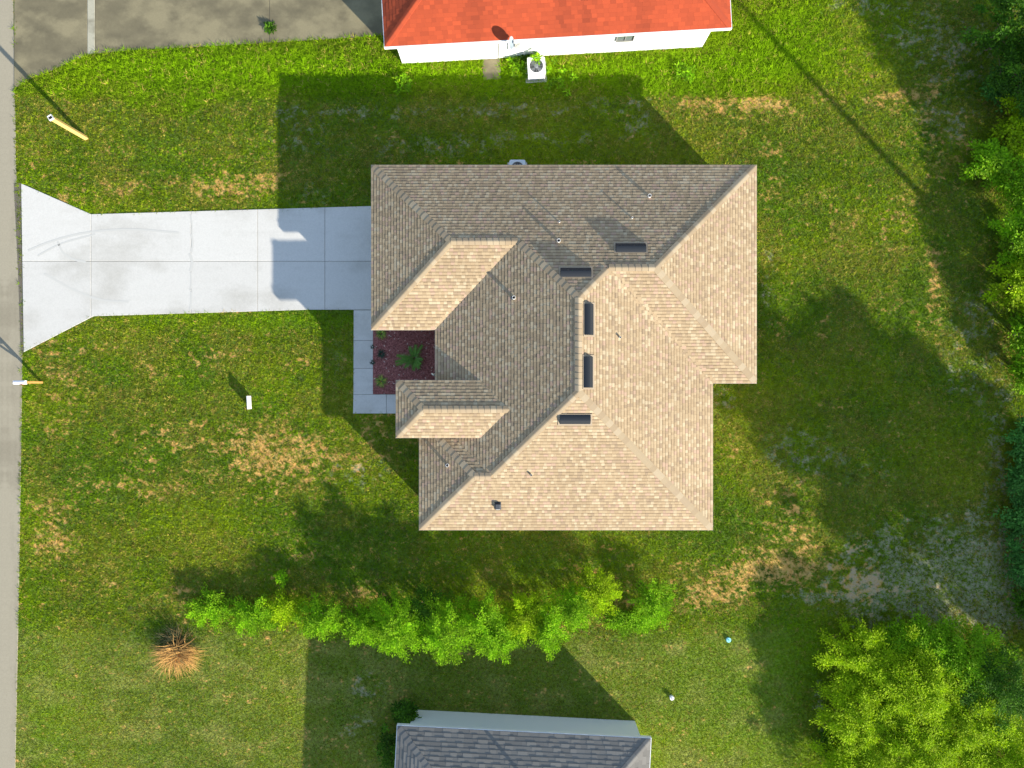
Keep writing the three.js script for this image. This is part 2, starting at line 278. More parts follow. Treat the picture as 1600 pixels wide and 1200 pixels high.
// One slope laid with laminated shingles: every tab is a thin wedge clipped to the slope.
// poly: plan [x,z]; down: unit plan vector pointing down the slope; c0: dot(down, p) at the eave; h0: height at the eave
function slope(T, poly, down, c0, h0, pitch, o) {
  const r = rng(o.seed), cosp = 1 / Math.hypot(1, pitch), ec = o.course * cosp, th = o.thick;
  const ud = [-down[1], down[0]];
  const P = poly.map(([x, z]) => [x * ud[0] + z * ud[1], c0 - (x * down[0] + z * down[1])]);   // (u, run up from the eave)
  const umin = Math.min(...P.map((q) => q[0])), umax = Math.max(...P.map((q) => q[0])), smax = Math.max(...P.map((q) => q[1]));
  const to = (u, s, off) => { const k = c0 - s; return [u * ud[0] + k * down[0], h0 + s * pitch + off, u * ud[1] + k * down[1]]; };
  const rows = Math.ceil(smax / ec);
  for (let i = 0; i < rows; i++) {
    const s0 = i * ec, s1 = (i + 1) * ec, wob = 1 + (r() - .5) * .1;
    let u = umin - r() * 0.3, k = r() < 0.5 ? 1 : 0;
    while (u < umax) {
      const w = o.tab * (k ? 0.7 + 0.7 * r() : 0.6 + 0.9 * r()), q0 = P.length > 8 ? P : P, q = rectClip(q0, u, s0, u + w - 0.002, s1);
      const big = fbm(u * 0.35 + o.seed, s0 * 0.35, 3);
      if (q.length > 2) {
        const tone = o.colour(r, k, u, s0, big), hi = th * (k ? 1 : 0.55) * wob;
        const off = (s) => mix(hi, 0.001, clamp((s - s0) / ec));
        let tris; if (q.length === 3) tris = [[0, 1, 2]]; else if (q.length === 4) tris = [[0, 1, 2], [0, 2, 3]]; else tris = THREE.ShapeUtils.triangulateShape(q.map((a) => new THREE.Vector2(a[0], a[1])), []);
        const put = (q2, tris2, tn) => { for (const t of tris2) {
          const [a, b, c] = t.map((j) => to(q2[j][0], q2[j][1], off(q2[j][1])));
          const ny = (b[2] - a[2]) * (c[0] - a[0]) - (b[0] - a[0]) * (c[2] - a[2]);
          if (ny < 0) T.tri(a, c, b, tn); else T.tri(a, b, c, tn);
        } };
        if (q.length <= 4 && o.band) {                                            // darker granule band woven along the top of each course
          const f = o.band * (k ? 1 : .9) * (.92 + .16 * r()), sm = mix(s0, s1, .62 + .12 * r());
          const lo = clipHalf(q, 0, 1, sm), up = clipHalf(q, 0, -1, -sm), fan = (n) => Array.from({ length: Math.max(0, n - 2) }, (_, j) => [0, j + 1, j + 2]);
          put(lo, fan(lo.length), tone); put(up, fan(up.length), [tone[0] * f, tone[1] * f * .985, tone[2] * f * .97]);
        } else put(q, tris, tone);
        const edge = [tone[0] * o.edge, tone[1] * o.edge, tone[2] * o.edge];     // cut edges of the felt, no granules
        for (let j = 0; j < q.length; j++) { const a = q[j], b = q[(j + 1) % q.length]; if (Math.abs(a[1] - s1) < 1e-6 && Math.abs(b[1] - s1) < 1e-6) continue; T.quad(to(a[0], a[1], off(a[1])), to(b[0], b[1], off(b[1])), to(b[0], b[1], -0.01), to(a[0], a[1], -0.01), edge); }
      }
      u += w; k = k ? (r() < 0.8 ? 0 : 1) : (r() < 0.75 ? 1 : 0);
    }
  }
}
function deck(T, poly, hOf, off, col) {
  for (const t of THREE.ShapeUtils.triangulateShape(poly.map((q) => new THREE.Vector2(q[0], q[1])), [])) {
    let [a, b, c] = t.map((i) => [poly[i][0], hOf(poly[i]) + off, poly[i][1]]);
    const ny = (b[2] - a[2]) * (c[0] - a[0]) - (b[0] - a[0]) * (c[2] - a[2]);
    ny < 0 ? T.tri(a, c, b, col) : T.tri(a, b, c, col);
  }
}
// ridge and hip caps: bent pieces laid up a line; w1, w2 are the two slopes' horizontal directions away from the line
function capGeo(hip, pitch, len, w) {
  // local x runs down the line; the wings fall to +z and -z by the dihedral angle
  const drop = hip ? pitch * Math.SQRT1_2 * 0.98 : pitch * 0.98, n = 0.016, b = 0.004, T = new Tris(), c = [1, 1, 1];
  const y = (z, x) => 0.018 - Math.abs(z) * drop + mix(b, n, (x + len / 2) / len);
  const zs = [-w, -w * 0.25, 0.0, w * 0.25, w], yy = (z, x) => y(Math.max(Math.abs(z), w * 0.12), x);
  for (let i = 0; i < 4; i++) {
    const z0 = zs[i], z1 = zs[i + 1], x0 = -len / 2, x1 = len / 2;
    T.quad([x0, yy(z0, x0), z0], [x0, yy(z1, x0), z1], [x1, yy(z1, x1), z1], [x1, yy(z0, x1), z0], c);
    T.quad([x1, yy(z0, x1), z0], [x1, yy(z1, x1), z1], [x1, yy(z1, x1) - 0.03, z1], [x1, yy(z0, x1) - 0.03, z0], c);
  }
  for (const s of [-1, 1]) { const x0 = -len / 2, x1 = len / 2; T.quad([x0, yy(w, x0), s * w], [x1, yy(w, x1), s * w], [x1, yy(w, x1) - 0.03, s * w], [x0, yy(w, x0) - 0.03, s * w], c); }
  const g = T.geo(); g.deleteAttribute('color'); return g;
}
function caps(parent, a, b, hip, mats, geos, len, seed) {   // from the low end a to the high end b
  const r = rng(seed), A = new THREE.Vector3(...a), B = new THREE.Vector3(...b); if (hip) A.lerp(B, 0.13 / A.distanceTo(B)); const L = A.distanceTo(B), n = Math.max(1, Math.round(L / len));
  const dir = new THREE.Vector3().subVectors(A, B).normalize(), side = new THREE.Vector3().crossVectors(dir, new THREE.Vector3(0, 1, 0)).normalize(), up = new THREE.Vector3().crossVectors(side, dir).normalize();
  const M = new THREE.Matrix4().makeBasis(dir, up, side);
  for (let i = 0; i < n; i++) {
    const m = part('ridge_cap', geos[hip ? 1 : 0], mats[Math.floor(r() * mats.length)], parent), p = A.clone().lerp(B, (i + 0.5) / n);
    m.quaternion.setFromRotationMatrix(M); m.position.copy(p); m.scale.set(L / n / len * 1.04, 1, 1);
  }
}
const beigeRoof = (r, k, u, s, big) => {
  const t = r(), v = 0.94 + 0.12 * r() + (big - 0.5) * 0.20;
  let c = k ? [.432, .318, .188] : [.380, .272, .158];
  if (t > 0.86) c = [.49, .382, .240]; else if (t < 0.10) c = [.335, .240, .148]; else if (t < 0.20) c = [.43, .290, .195];
  return [c[0] * v, c[1] * v, c[2] * v];
};

// ---------------------------------------------------------------- the main house
const H0 = 2.6, PH0 = 3.37;
const house = thing('house', 'single storey house under a tan shingled hip roof with a black vented ridge', 'house', 0, 0, 0);
{
  const xG = -6.17, xF = -3.37, xE = 8.8, xN = 10.72, zN = -9.6, zG = -2.38, zM = -0.03, zS = 6.4, xW = -4.07, zW = 1.46;
  const N = [0, -1], S = [0, 1], E = [1, 0], W = [-1, 0];
  const faces = [
    [[[xG, zN], [-2.56, -5.99], [.24, -5.99], [2.715, -3.515], [4.015, -4.815], [5.935, -4.815], [xN, zN]], N, -zN],
    [[[xG, zN], [-2.56, -5.99], [xG, zG]], W, -xG],
    [[[xG, zG], [-2.56, -5.99], [.24, -5.99], [xF, zG]], S, zG],
    [[[xF, zG], [.24, -5.99], [2.715, -3.515], [2.715, .315], [-.9, 3.93], [xF, zW]], W, -xF],
    [[[xW, zW], [xF, zW], [-.9, 3.93], [-1.6, 3.93]], N, -zW],
    [[[xW, zW], [-1.6, 3.93], [xW, zS]], W, -xW],
    [[[xW, zS], [-1.6, 3.93], [-.9, 3.93], [2.715, .315], [xE, zS]], S, zS],
    [[[xE, zS], [2.715, .315], [2.715, -3.515], [4.015, -4.815], [xE, zM]], E, xE],
    [[[xE, zM], [4.015, -4.815], [5.935, -4.815], [xN, zM]], S, zM],
    [[[xN, zN], [5.935, -4.815], [xN, zM]], E, xN],
  ];
  const roofMat = new THREE.MeshStandardMaterial({ vertexColors: true, roughness: 0.96 });
  const under = new Tris(), T = new Tris(), dcol = [.10, .08, .06];
  const hOf = (f, h0) => (q) => h0 + PITCH * (f[2] - (q[0] * f[1][0] + q[1] * f[1][1]));
  faces.forEach((f, i) => { deck(under, f[0], hOf(f, H0), -0.012, dcol); slope(T, f[0], f[1], f[2], H0, PITCH, { seed: 11 + i, course: 0.143, tab: 0.145, thick: 0.010, edge: 0.2, band: .66, colour: beigeRoof }); });
  const outline = [[xG, zN], [xN, zN], [xN, zM], [xE, zM], [xE, zS], [xW, zS], [xW, zW], [xF, zW], [xF, zG], [xG, zG]];
  deck(under, outline, () => H0 - 0.135, 0, [.6, .57, .5]);
  const roof = part('roof', under.geo(), roofMat, house);
  const sh = part('shingles', T.geo(), roofMat, roof); sh.userData.kind = 'stuff';
  // fascia boards and drip edge round the eaves
  const fg = [];
  for (let i = 0; i < outline.length; i++) {
    const a = outline[i], b = outline[(i + 1) % outline.length], L = Math.hypot(b[0] - a[0], b[1] - a[1]), g = box(L + 0.03, 0.14, 0.02);
    g.rotateY(-Math.atan2(b[1] - a[1], b[0] - a[0])); g.translate((a[0] + b[0]) / 2, H0 - 0.075, (a[1] + b[1]) / 2); fg.push(g);
  }
  part('fascia', merge(fg), std(.55, .47, .36, .7), roof);
  // caps
  const geos = [capGeo(false, PITCH, 0.26, 0.15), capGeo(true, PITCH, 0.26, 0.15)];
  const capMats = [std(.36, .275, .17, .96), std(.33, .245, .15, .96), std(.40, .315, .205, .96), std(.345, .26, .165, .96)];
  const h = (x, z) => { let m = 0; for (const [x0, x1, z0, z1] of [[xF, xE, zN, zS], [-1e9, 1e9, 0, 0], [0, xN, zN, zM], [xG, 3, zN, zG], [xW, 3, zW, zS]]) m = Math.max(m, Math.min(x - x0, x1 - x, z - z0, z1 - z)); return H0 + PITCH * m; };
  const V = (x, z) => [x, h(x, z), z];
  const hips = [[xG, zN, -2.56, -5.99], [xG, zG, -2.56, -5.99], [.24, -5.99, 2.715, -3.515], [4.015, -4.815, 2.715, -3.515], [xN, zN, 5.935, -4.815], [xN, zM, 5.935, -4.815], [xE, zS, 2.715, .315], [-.9, 3.93, 2.715, .315], [xW, zS, -1.6, 3.93], [xW, zW, -1.6, 3.93]];
  hips.forEach(([a, b, c, d], i) => caps(roof, V(a, b), V(c, d), true, capMats, geos, 0.26, 300 + i));
  for (const [a, b, c, d, s] of [[-2.56, -5.99, .24, -5.99, 1], [2.715, -3.515, 2.715, .315, 2], [4.015, -4.815, 5.935, -4.815, 3], [-1.6, 3.93, -.9, 3.93, 4]]) caps(roof, V(a, b), V(c, d), false, capMats, geos, 0.26, 340 + s);
  // raised porch roof
  const xP = -4.97, z0 = -.16, z1 = 2.3, zr = 1.07, xe = xF + (PH0 - H0) / PITCH, xr = xe + 1.23;
  const pf = [[[[xP, z0], [xP + 1.23, zr], [xr, zr], [xe, z0]], N, -z0], [[[xP, z1], [xP + 1.23, zr], [xr, zr], [xe, z1]], S, z1], [[[xP, z0], [xP + 1.23, zr], [xP, z1]], W, -xP]];
  const pu = new Tris(), pt = new Tris();
  pf.forEach((f, i) => { deck(pu, f[0], hOf(f, PH0), -0.012, dcol); slope(pt, f[0], f[1], f[2], PH0, PITCH, { seed: 51 + i, course: 0.143, tab: 0.145, thick: 0.010, edge: 0.2, band: .66, colour: beigeRoof }); });
  deck(pu, [[xP, z0], [xe, z0], [xe, z1], [xP, z1]], () => PH0 - 0.17, 0, [.6, .57, .5]);
  const pr = part('porch_roof', pu.geo(), roofMat, house);
  part('shingles', pt.geo(), roofMat, pr).userData.kind = 'stuff';
  const ph = (x, z) => PH0 + PITCH * Math.min(x - xP, z - z0, z1 - z);
  caps(pr, [xP, PH0, z0], [xP + 1.23, ph(xP + 1.23, zr), zr], true, capMats, geos, 0.26, 361);
  caps(pr, [xP, PH0, z1], [xP + 1.23, ph(xP + 1.23, zr), zr], true, capMats, geos, 0.26, 362);
  caps(pr, [xP + 1.23, ph(xP + 1.23, zr), zr], [xr, ph(xP + 1.23, zr), zr], false, capMats, geos, 0.26, 363);
  part('fascia', merge([box(xe - xP, .17, .02, (xe + xP) / 2, PH0 - .095, z0), box(xe - xP, .17, .02, (xe + xP) / 2, PH0 - .095, z1), box(.02, .17, z1 - z0 + .03, xP, PH0 - .095, (z0 + z1) / 2)]), std(.55, .47, .36, .7), pr);
  // walls
  const stucco = tex(512, 512, (u, v) => { const n = fbm(u * 60, v * 60, 4); const k = .9 + n * .2; return [.58 * k, .53 * k, .45 * k]; });
  const wallMat = new THREE.MeshStandardMaterial({ map: stucco, roughness: .95 }), wg = [];
  for (let i = 0; i < HOUSE.length; i++) {
    const a = HOUSE[i], b = HOUSE[(i + 1) % HOUSE.length], L = Math.hypot(b[0] - a[0], b[1] - a[1]), g = box(L + 0.199, H0 - 0.139, 0.2, 0, 0, 0);
    g.rotateY(-Math.atan2(b[1] - a[1], b[0] - a[0])); g.translate((a[0] + b[0]) / 2 * .9999, (H0 - 0.139) / 2, (a[1] + b[1]) / 2); wg.push(g);
  }
  part('wall', merge(wg), wallMat, house);
  part('porch_wall', merge([box(xe - xP - .7, .75, .12, (xe + xP) / 2 + .2, PH0 - .56, z0 + .35), box(xe - xP - .7, .75, .12, (xe + xP) / 2 + .2, PH0 - .56, z1 - .35), box(.12, .75, z1 - z0 - .83, xP + .49, PH0 - .56, zr)]), wallMat, house);
  for (const z of [z0 + .42, z1 - .42]) part('porch_column', rbox(.3, PH0 - .94, .3, xP + .56, (PH0 - .94) / 2, z, .02), wallMat, house);
  part('garage_door', merge([0, 1, 2, 3].map((i) => rbox(.05, .52, 4.8, -5.84, .28 + i * .53, -5.99, .015))), std(.7, .69, .66, .6), house);
  part('front_door', rbox(.06, 2.1, .95, -3.75, 1.06, 1.0, .02), std(.12, .07, .05, .5), house);
  // ridge vents: dark metal hoods set into the slopes just below the ridges
  const hood = new THREE.MeshPhysicalMaterial({ color: new THREE.Color().setRGB(.024, .028, .034), roughness: .6, specularIntensity: .35 });
  function ridgeVent(px, py, h, ry) {
    const w = 1.25, sh2 = new THREE.Shape();            // cross-section: x down the slope, y up; extruded along the ridge
    sh2.moveTo(-.20, -.02); sh2.lineTo(-.20, .05); sh2.quadraticCurveTo(-.10, .135, .0, .155); sh2.lineTo(.02, .155); sh2.lineTo(.20, .045); sh2.lineTo(.20, -.05); sh2.closePath();
    const g = new THREE.ExtrudeGeometry(sh2, { depth: w, bevelEnabled: true, bevelSize: .006, bevelThickness: .006, bevelSegments: 1, curveSegments: 5 });
    g.translate(0, 0, -w / 2); g.rotateZ(-Math.atan(PITCH));
    const [x, z] = at(px, py, h + .1), m = part('ridge_vent', g, hood, house); m.position.set(x, h, z); m.rotation.y = ry;
    const f = box(.52, .006, w + .16, .02, .03, 0); f.rotateZ(-Math.atan(PITCH)); part('flange', f, std(.36, .28, .19, .8), m);
    return m;
  }
  const hv = (px, py) => { let y = 4; for (let i = 0; i < 4; i++) { const [x, z] = at(px, py, y); y = h(x, z); } return y; };
  for (const [px, py, ry] of [[986, 387, Math.PI / 2], [900, 425.5, Math.PI / 2], [920, 499, 0], [919, 581.5, 0], [899, 655, -Math.PI / 2]]) ridgeVent(px, py, hv(px, py), ry);
  // plumbing vents: white plastic pipes through the roof, each in a small collar
  const pvc = std(.78, .78, .76, .5);
  for (const [px, py, hh, rad] of [[1015, 306, .17, .075], [988, 340, .17, .036], [874, 346.5, .17, .036], [873, 376, .17, .075], [803, 465, .17, .075], [699, 727, .17, .07], [969, 527, .16, .04], [830, 742.5, .16, .04]]) {
    const y = hv(px, py), [x, z] = at(px, py, y + hh * .6);
    const pg = new THREE.CylinderGeometry(rad, rad, hh + .12, 14, 1, true), bore = new THREE.CylinderGeometry(rad * .86, rad * .86, hh + .12, 14, 1, true), lip = new THREE.RingGeometry(rad * .86, rad, 14); lip.rotateX(-Math.PI / 2); lip.translate(0, (hh + .12) / 2, 0);
    const m = part('vent_pipe', merge([pg, bore, lip]), pvc, house); m.position.set(x, y + (hh - .12) / 2, z);
    const fl = new THREE.ConeGeometry(rad * 1.9, .06, 12, 1, true); fl.translate(0, -hh / 2 + .05, 0); part('collar', fl, std(.10, .10, .10, .7), m);
  }
  { // goose-neck exhaust hood on the south slope
    const y = hv(778, 790), [x, z] = at(778, 790, y);
    const m = part('exhaust_hood', merge([rbox(.22, .14, .26, 0, .09, -.02, .02), rbox(.28, .02, .36, 0, .02, 0, .008)]), std(.05, .055, .065, .5, { metalness: .4 }), house); m.position.set(x, y, z); m.rotation.x = Math.atan(PITCH);
    part('hood_mouth', rbox(.16, .06, .05, 0, .07, .135, .01), std(.55, .55, .55, .5), m);
  }
  // downspout at the inner corner by the bed
  part('downspout', tube([[-3.42, 2.45, -.38], [-3.5, 2.3, -.42], [-3.56, 2.1, -.45], [-3.56, .1, -.45]], .04, .04, 10, 8), std(.7, .68, .62, .5), house);
}

// ---------------------------------------------------------------- generic hip roof neighbour
function neighbour(name, label, o) {
  const g = thing(name, label, 'house', o.x, 0, o.z, o.ry);
  const { w, d, h0, pitch } = o, hd = d / 2;                         // local frame: x 0..w, z 0..-d (or +d), front eave on z = 0
  const sz = o.back, A = [0, 0], B = [w, 0], Cc = [w, sz * d], D = [0, sz * d], r1 = [hd, sz * hd], r2 = [w - hd, sz * hd];
  const F = [[[A, r1, r2, B], [0, -sz], 0], [[B, r2, Cc], [1, 0], w], [[Cc, r2, r1, D], [0, sz], d], [[D, r1, A], [-1, 0], 0]];
  const mat = new THREE.MeshStandardMaterial({ vertexColors: true, roughness: .95 }), under = new Tris(), T = new Tris();
  F.forEach((f, i) => { deck(under, f[0], (q) => h0 + pitch * (f[2] - (q[0] * f[1][0] + q[1] * f[1][1])), -.012, o.deck); slope(T, f[0], f[1], f[2], h0, pitch, { seed: o.seed + i, course: o.course, tab: o.tab, thick: o.thick, edge: o.edge, colour: o.colour }); });
  deck(under, [A, B, Cc, D], () => h0 - .19, 0, [.6, .6, .58]);
  const roof = part('roof', under.geo(), mat, g);
  part('shingles', T.geo(), mat, roof).userData.kind = 'stuff';
  const fm = std(...o.fascia, .6);
  part('fascia', merge([box(w + .06, .19, .03, w / 2, h0 - .1, -sz * .015), box(w + .06, .19, .03, w / 2, h0 - .1, sz * (d + .015)), box(.03, .19, d, -.015, h0 - .1, sz * hd), box(.03, .19, d, w + .015, h0 - .1, sz * hd)]), fm, roof);
  const geos = [capGeo(false, pitch, .28, .14), capGeo(true, pitch, .28, .14)], hh = h0 + pitch * hd, p3 = (q, y) => [q[0], y, q[1]];
  for (const [a, b] of [[A, r1], [B, r2], [Cc, r2], [D, r1]]) if (a[1] === 0) caps(roof, p3(a, h0), p3(b, hh), true, o.capMats, geos, .28, o.seed + 20 + a[0]);
  const i0 = o.inset, wm = std(...o.wall, .9), wd = d - 2 * i0[2], ww = w - i0[0] - i0[1];
  part('wall', box(ww, h0 - .2, wd, i0[0] + ww / 2, (h0 - .2) / 2, sz * (i0[2] + wd / 2)), wm, g);
  return g;
}
const redHouse = (() => {
  const [x1, z1] = at(601, 73, 2.6), [x2, z2] = at(1143, 43, 2.6), w = Math.hypot(x2 - x1, z2 - z1), ry = -Math.atan2(z2 - z1, x2 - x1);
  const streaks = [[8.0, .25], [9.0, .22], [4.2, .5], [11.5, .4]];
  const g = neighbour('house', 'white walled house with a bright orange red roof behind the old driveway', {
    x: x1, z: z1, ry, w, d: 9.5, h0: 2.6, pitch: .42, back: -1, seed: 200, course: .17, tab: .26, thick: .009, edge: .4, band: .84, deck: [.2, .04, .02], fascia: [.85, .85, .83], wall: [.82, .82, .80], inset: [.42, .62, .34],
    capMats: [std(.385, .06, .018, .95), std(.35, .055, .018, .95)],
    colour: (r, k, u, s, big) => { let v = .86 + .2 * r() + (big - .5) * .3; for (const [c, q] of streaks) v *= 1 - .22 * Math.exp(-(((-u - c) / q) ** 2)) - .22 * Math.exp(-(((u - c) / q) ** 2)); const c = k ? [.41, .063, .018] : [.36, .055, .016]; return [c[0] * v, c[1] * v, c[2] * v]; },
  });
  // small sliding window in the white wall
  const c = Math.cos(ry), s = Math.sin(ry), px = (x) => (x - x1) / c;
  const wx = px(5.15), f = part('window', merge([rbox(.82, .05, .1, wx, 1.98, -.31, .01), rbox(.82, .05, .12, wx, 1.26, -.30, .01), rbox(.05, .70, .1, wx - .385, 1.62, -.31, .01), rbox(.05, .70, .1, wx + .385, 1.62, -.31, .01), rbox(.04, .68, .08, wx, 1.62, -.31, .01)]), std(.25, .25, .23, .5), g);
  part('pane', box(.72, .66, .01, wx, 1.62, -.318), new THREE.MeshPhysicalMaterial({ color: new THREE.Color().setRGB(.12, .15, .14), roughness: .08, metalness: 0 }), f);
  part('conduit', merge([tube([[px(-.58), .05, -.315], [px(-.58), 2.35, -.315]], .018, .018, 2, 8), rbox(.26, .34, .14, px(.28), 1.35, -.27, .02), rbox(.12, .18, .08, px(.55), 1.7, -.29, .01)]), std(.5, .48, .42, .6), g);
  const vp = new THREE.CylinderGeometry(.05, .05, .3, 12); vp.translate(px(3.0), 2.6 + .42 * 1.35 + .08, -1.35); part('vent_pipe', vp, std(.75, .7, .65, .6), g);
  return g;
})();
const greyHouse = (() => {
  const [x1, z1] = at(621, 1134, 2.35), [x2, z2] = at(1017, 1154, 2.35), w = Math.hypot(x2 - x1, z2 - z1), ry = -Math.atan2(z2 - z1, x2 - x1);
  const g = neighbour('house', 'house with a slate grey shingled roof and pale wall facing the hedge', {
    x: x1, z: z1, ry, w, d: 10.5, h0: 2.35, pitch: .38, back: 1, seed: 240, course: .19, tab: .34, thick: .018, edge: .25, band: .72, deck: [.06, .06, .065], fascia: [.80, .80, .80], wall: [.80, .82, .82], inset: [.45, .30, .30],
    capMats: [std(.188, .178, .16, .95), std(.163, .154, .14, .95)],
    colour: (r, k, u, s, big) => { const v = .88 + .2 * r() + (big - .5) * .25, c = k ? [.188, .176, .156] : [.168, .158, .141]; return [c[0] * v, c[1] * v, c[2] * v]; },
  });
  const pz = 2.0; const vp = new THREE.CylinderGeometry(.07, .07, .5, 12); vp.translate(6.02, 2.35 + .38 * pz + .12, pz); part('vent_pipe', vp, std(.7, .7, .7, .6), g);
  return g;
})();

// ---------------------------------------------------------------- objects on the lots
function airUnit(label, px, py, h, s, ry, side, cream) {
  const [x, z] = at(px, py, h), t = thing('air_conditioner', label, 'air conditioner', x, 0, z, ry);
  const mt = std(...cream, .55), dk = std(.03, .032, .035, .6), R = s * .40;
  part('base_pad', rbox(s + .2, .08, s + .2, 0, .04, 0, .01), std(.45, .43, .38, .95), t);
  // louvred body: a core with thin horizontal fins, then corner posts
  part('cabinet', merge([rbox(s * .94, h - .2, s * .94, 0, .08 + (h - .2) / 2, 0, .03)]), std(cream[0] * .45, cream[1] * .45, cream[2] * .45, .6), t);
  for (let i = 0; i < 9; i++) part('louvre', rbox(s * .97, .022, s * .97, 0, .14 + i * (h - .28) / 8.5, 0, .01), mt, t);
  for (const a of [-1, 1]) for (const b of [-1, 1]) part('corner_post', rbox(.07, h - .12, .07, a * (s / 2 - .035), .08 + (h - .12) / 2, b * (s / 2 - .035), .02), mt, t);
  const sh = new THREE.Shape(), q = s / 2, c = .09; sh.moveTo(-q + c, -q); sh.lineTo(q - c, -q); sh.quadraticCurveTo(q, -q, q, -q + c); sh.lineTo(q, q - c); sh.quadraticCurveTo(q, q, q - c, q); sh.lineTo(-q + c, q); sh.quadraticCurveTo(-q, q, -q, q - c); sh.lineTo(-q, -q + c); sh.quadraticCurveTo(-q, -q, -q + c, -q);
  const hole = new THREE.Path(); hole.absarc(0, 0, R, 0, Math.PI * 2, true); sh.holes.push(hole);
  const tg = new THREE.ExtrudeGeometry(sh, { depth: .05, bevelEnabled: true, bevelSize: .012, bevelThickness: .012, bevelSegments: 2, curveSegments: 20 }); tg.rotateX(-Math.PI / 2); tg.translate(0, h - .06, 0); part('top_panel', tg, mt, t);
  const well = new THREE.CylinderGeometry(R, R, .005, 28); well.translate(0, h - .105, 0); part('fan_well', well, dk, t);
  for (let i = 0; i < 4; i++) { const b = new THREE.CylinderGeometry(R * .86, R * .86, .012, 6, 1, false, 0, .75); b.rotateZ(.14); b.rotateY(i * Math.PI / 2 + .4); b.translate(0, h - .085, 0); part('fan_blade', b, std(.22, .23, .25, .4, { metalness: .4 }), t); }
  const hub = new THREE.CylinderGeometry(R * .28, R * .28, .04, 16); hub.translate(0, h - .06, 0); part('hub', hub, std(.42, .44, .47, .5), t);
  const wires = []; for (let i = 1; i <= 6; i++) { const w = new THREE.TorusGeometry(R * i / 6.2, .005, 4, 24); w.rotateX(Math.PI / 2); w.translate(0, h, 0); wires.push(w); } for (let i = 0; i < 4; i++) { const w = box(R * 2, .008, .008, 0, h, 0); w.rotateY(i * Math.PI / 4); wires.push(w); }
  part('fan_guard', merge(wires), std(.35, .36, .37, .5, { metalness: .5 }), t);
  if (side) for (const a of [-1, 1]) part('strap', rbox(.05, .5, .5, a * (s / 2 + .05), .4, .06, .015), mt, t);
  return t;
}
airUnit('grey air conditioner half hidden by the tan roof in the shade', 808.5, 262, .8, .72, 0, true, [.62, .66, .68]);
airUnit('white air conditioner with an overgrown fan by the orange roofed house', 838, 102.5, .76, .80, .055, false, [.80, .79, .77]);
{ // concrete pad by the white wall
  const p = structure('concrete_pad', slabGeo(toM(PAD_PX), -.05, .05, .02), oldConcrete);
}
{ // mailbox
  const [x, z] = at(66, 597.5), t = thing('mailbox', 'white mailbox on a yellow wooden post at the street edge', 'mailbox', x, 0, z);
  const wood = std(.52, .28, .075, .85);
  part('post', rbox(.1, 1.12, .1, 0, .56, 0, .008), wood, t);
  part('arm', rbox(.55, .09, .09, -.22, 1.0, 0, .008), wood, t);
  const br = rbox(.5, .07, .07, 0, 0, 0, .006); br.rotateZ(-.78); br.translate(-.2, .78, 0); part('brace', br, wood, t);
  const s = new THREE.Shape(); s.moveTo(-.085, 0); s.lineTo(.085, 0); s.lineTo(.085, .12); s.absarc(0, .12, .085, 0, Math.PI, false); s.lineTo(-.085, 0);
  const g = new THREE.ExtrudeGeometry(s, { depth: .5, bevelEnabled: true, bevelSize: .008, bevelThickness: .008, bevelSegments: 2, curveSegments: 10 }); g.rotateY(-Math.PI / 2); g.translate(-.02, 1.07, 0); part('box', g, std(.82, .80, .82, .4), t);
  part('door', rbox(.012, .2, .17, -.535, 1.165, 0, .004), std(.74, .72, .74, .4), t);
  part('flag', merge([box(.02, .14, .012, -.12, 1.2, .105), box(.11, .06, .012, -.155, 1.26, .105)]), std(.5, .06, .04, .5), t);
}
{ // tall post
  const [x, z] = at(135, 216), t = thing('wooden_post', 'tall square yellow wooden post with a dark top', 'post', x, 0, z, .55);
  part('shaft', rbox(.17, 2.66, .17, 0, 1.33, 0, .01), std(.60, .40, .12, .85), t);
  part('cap_frame', merge([box(.21, .1, .025, 0, 2.71, .0925), box(.21, .1, .025, 0, 2.71, -.0925), box(.025, .1, .16, .0925, 2.71, 0), box(.025, .1, .16, -.0925, 2.71, 0)]), std(.62, .62, .60, .6), t);
  part('cap_plate', box(.16, .02, .16, 0, 2.69, 0), std(.01, .01, .015, .5), t);
}
{ // yard sign
  const [x, z] = at(393.5, 628.5), t = thing('yard_sign', 'narrow blank white sign panel on short stakes alone on the front lawn', 'sign', x, 0, z, .05);
  part('panel', rbox(.07, .42, .62, 0, .37, 0, .012), std(.86, .85, .85, .5), t);
  for (const a of [-.24, .24]) part('stake', rbox(.04, .42, .04, 0, .15, a, .006), std(.22, .13, .07, .9), t);
}
{ // satellite dish
  const [x, z] = at(797, 67, 2.95), t = thing('satellite_dish', 'grey satellite dish on a bent mast at the orange roof edge', 'satellite dish', x, 0, z);
  const pr = []; for (let i = 0; i <= 8; i++) { const r = i / 8 * .27; pr.push(new THREE.Vector2(r, r * r * .9)); }
  const dg = new THREE.LatheGeometry(pr, 28); dg.scale(.92, 1, 1); dg.rotateZ(-1.15); dg.rotateY(-.15); const back = dg.clone(); dg.translate(0, 2.95, 0);
  part('reflector', dg, std(.27, .33, .36, .5, { side: THREE.DoubleSide }), t);
  part('mast', tube([[-.02, 1.0, -.52], [-.02, 2.2, -.52], [-.02, 2.45, -.48], [-.02, 2.6, -.1], [-.03, 2.78, -.02], [-.03, 2.95, 0]], .025, .025, 24, 8), std(.70, .70, .68, .5), t);
  part('arm', tube([[0, 2.74, .05], [.2, 2.78, .08], [.33, 2.9, .08]], .014, .012, 8, 6), std(.5, .5, .48, .5), t);
  part('receiver', rbox(.14, .09, .11, .35, 2.93, .09, .02), std(.55, .52, .42, .5), t);
}
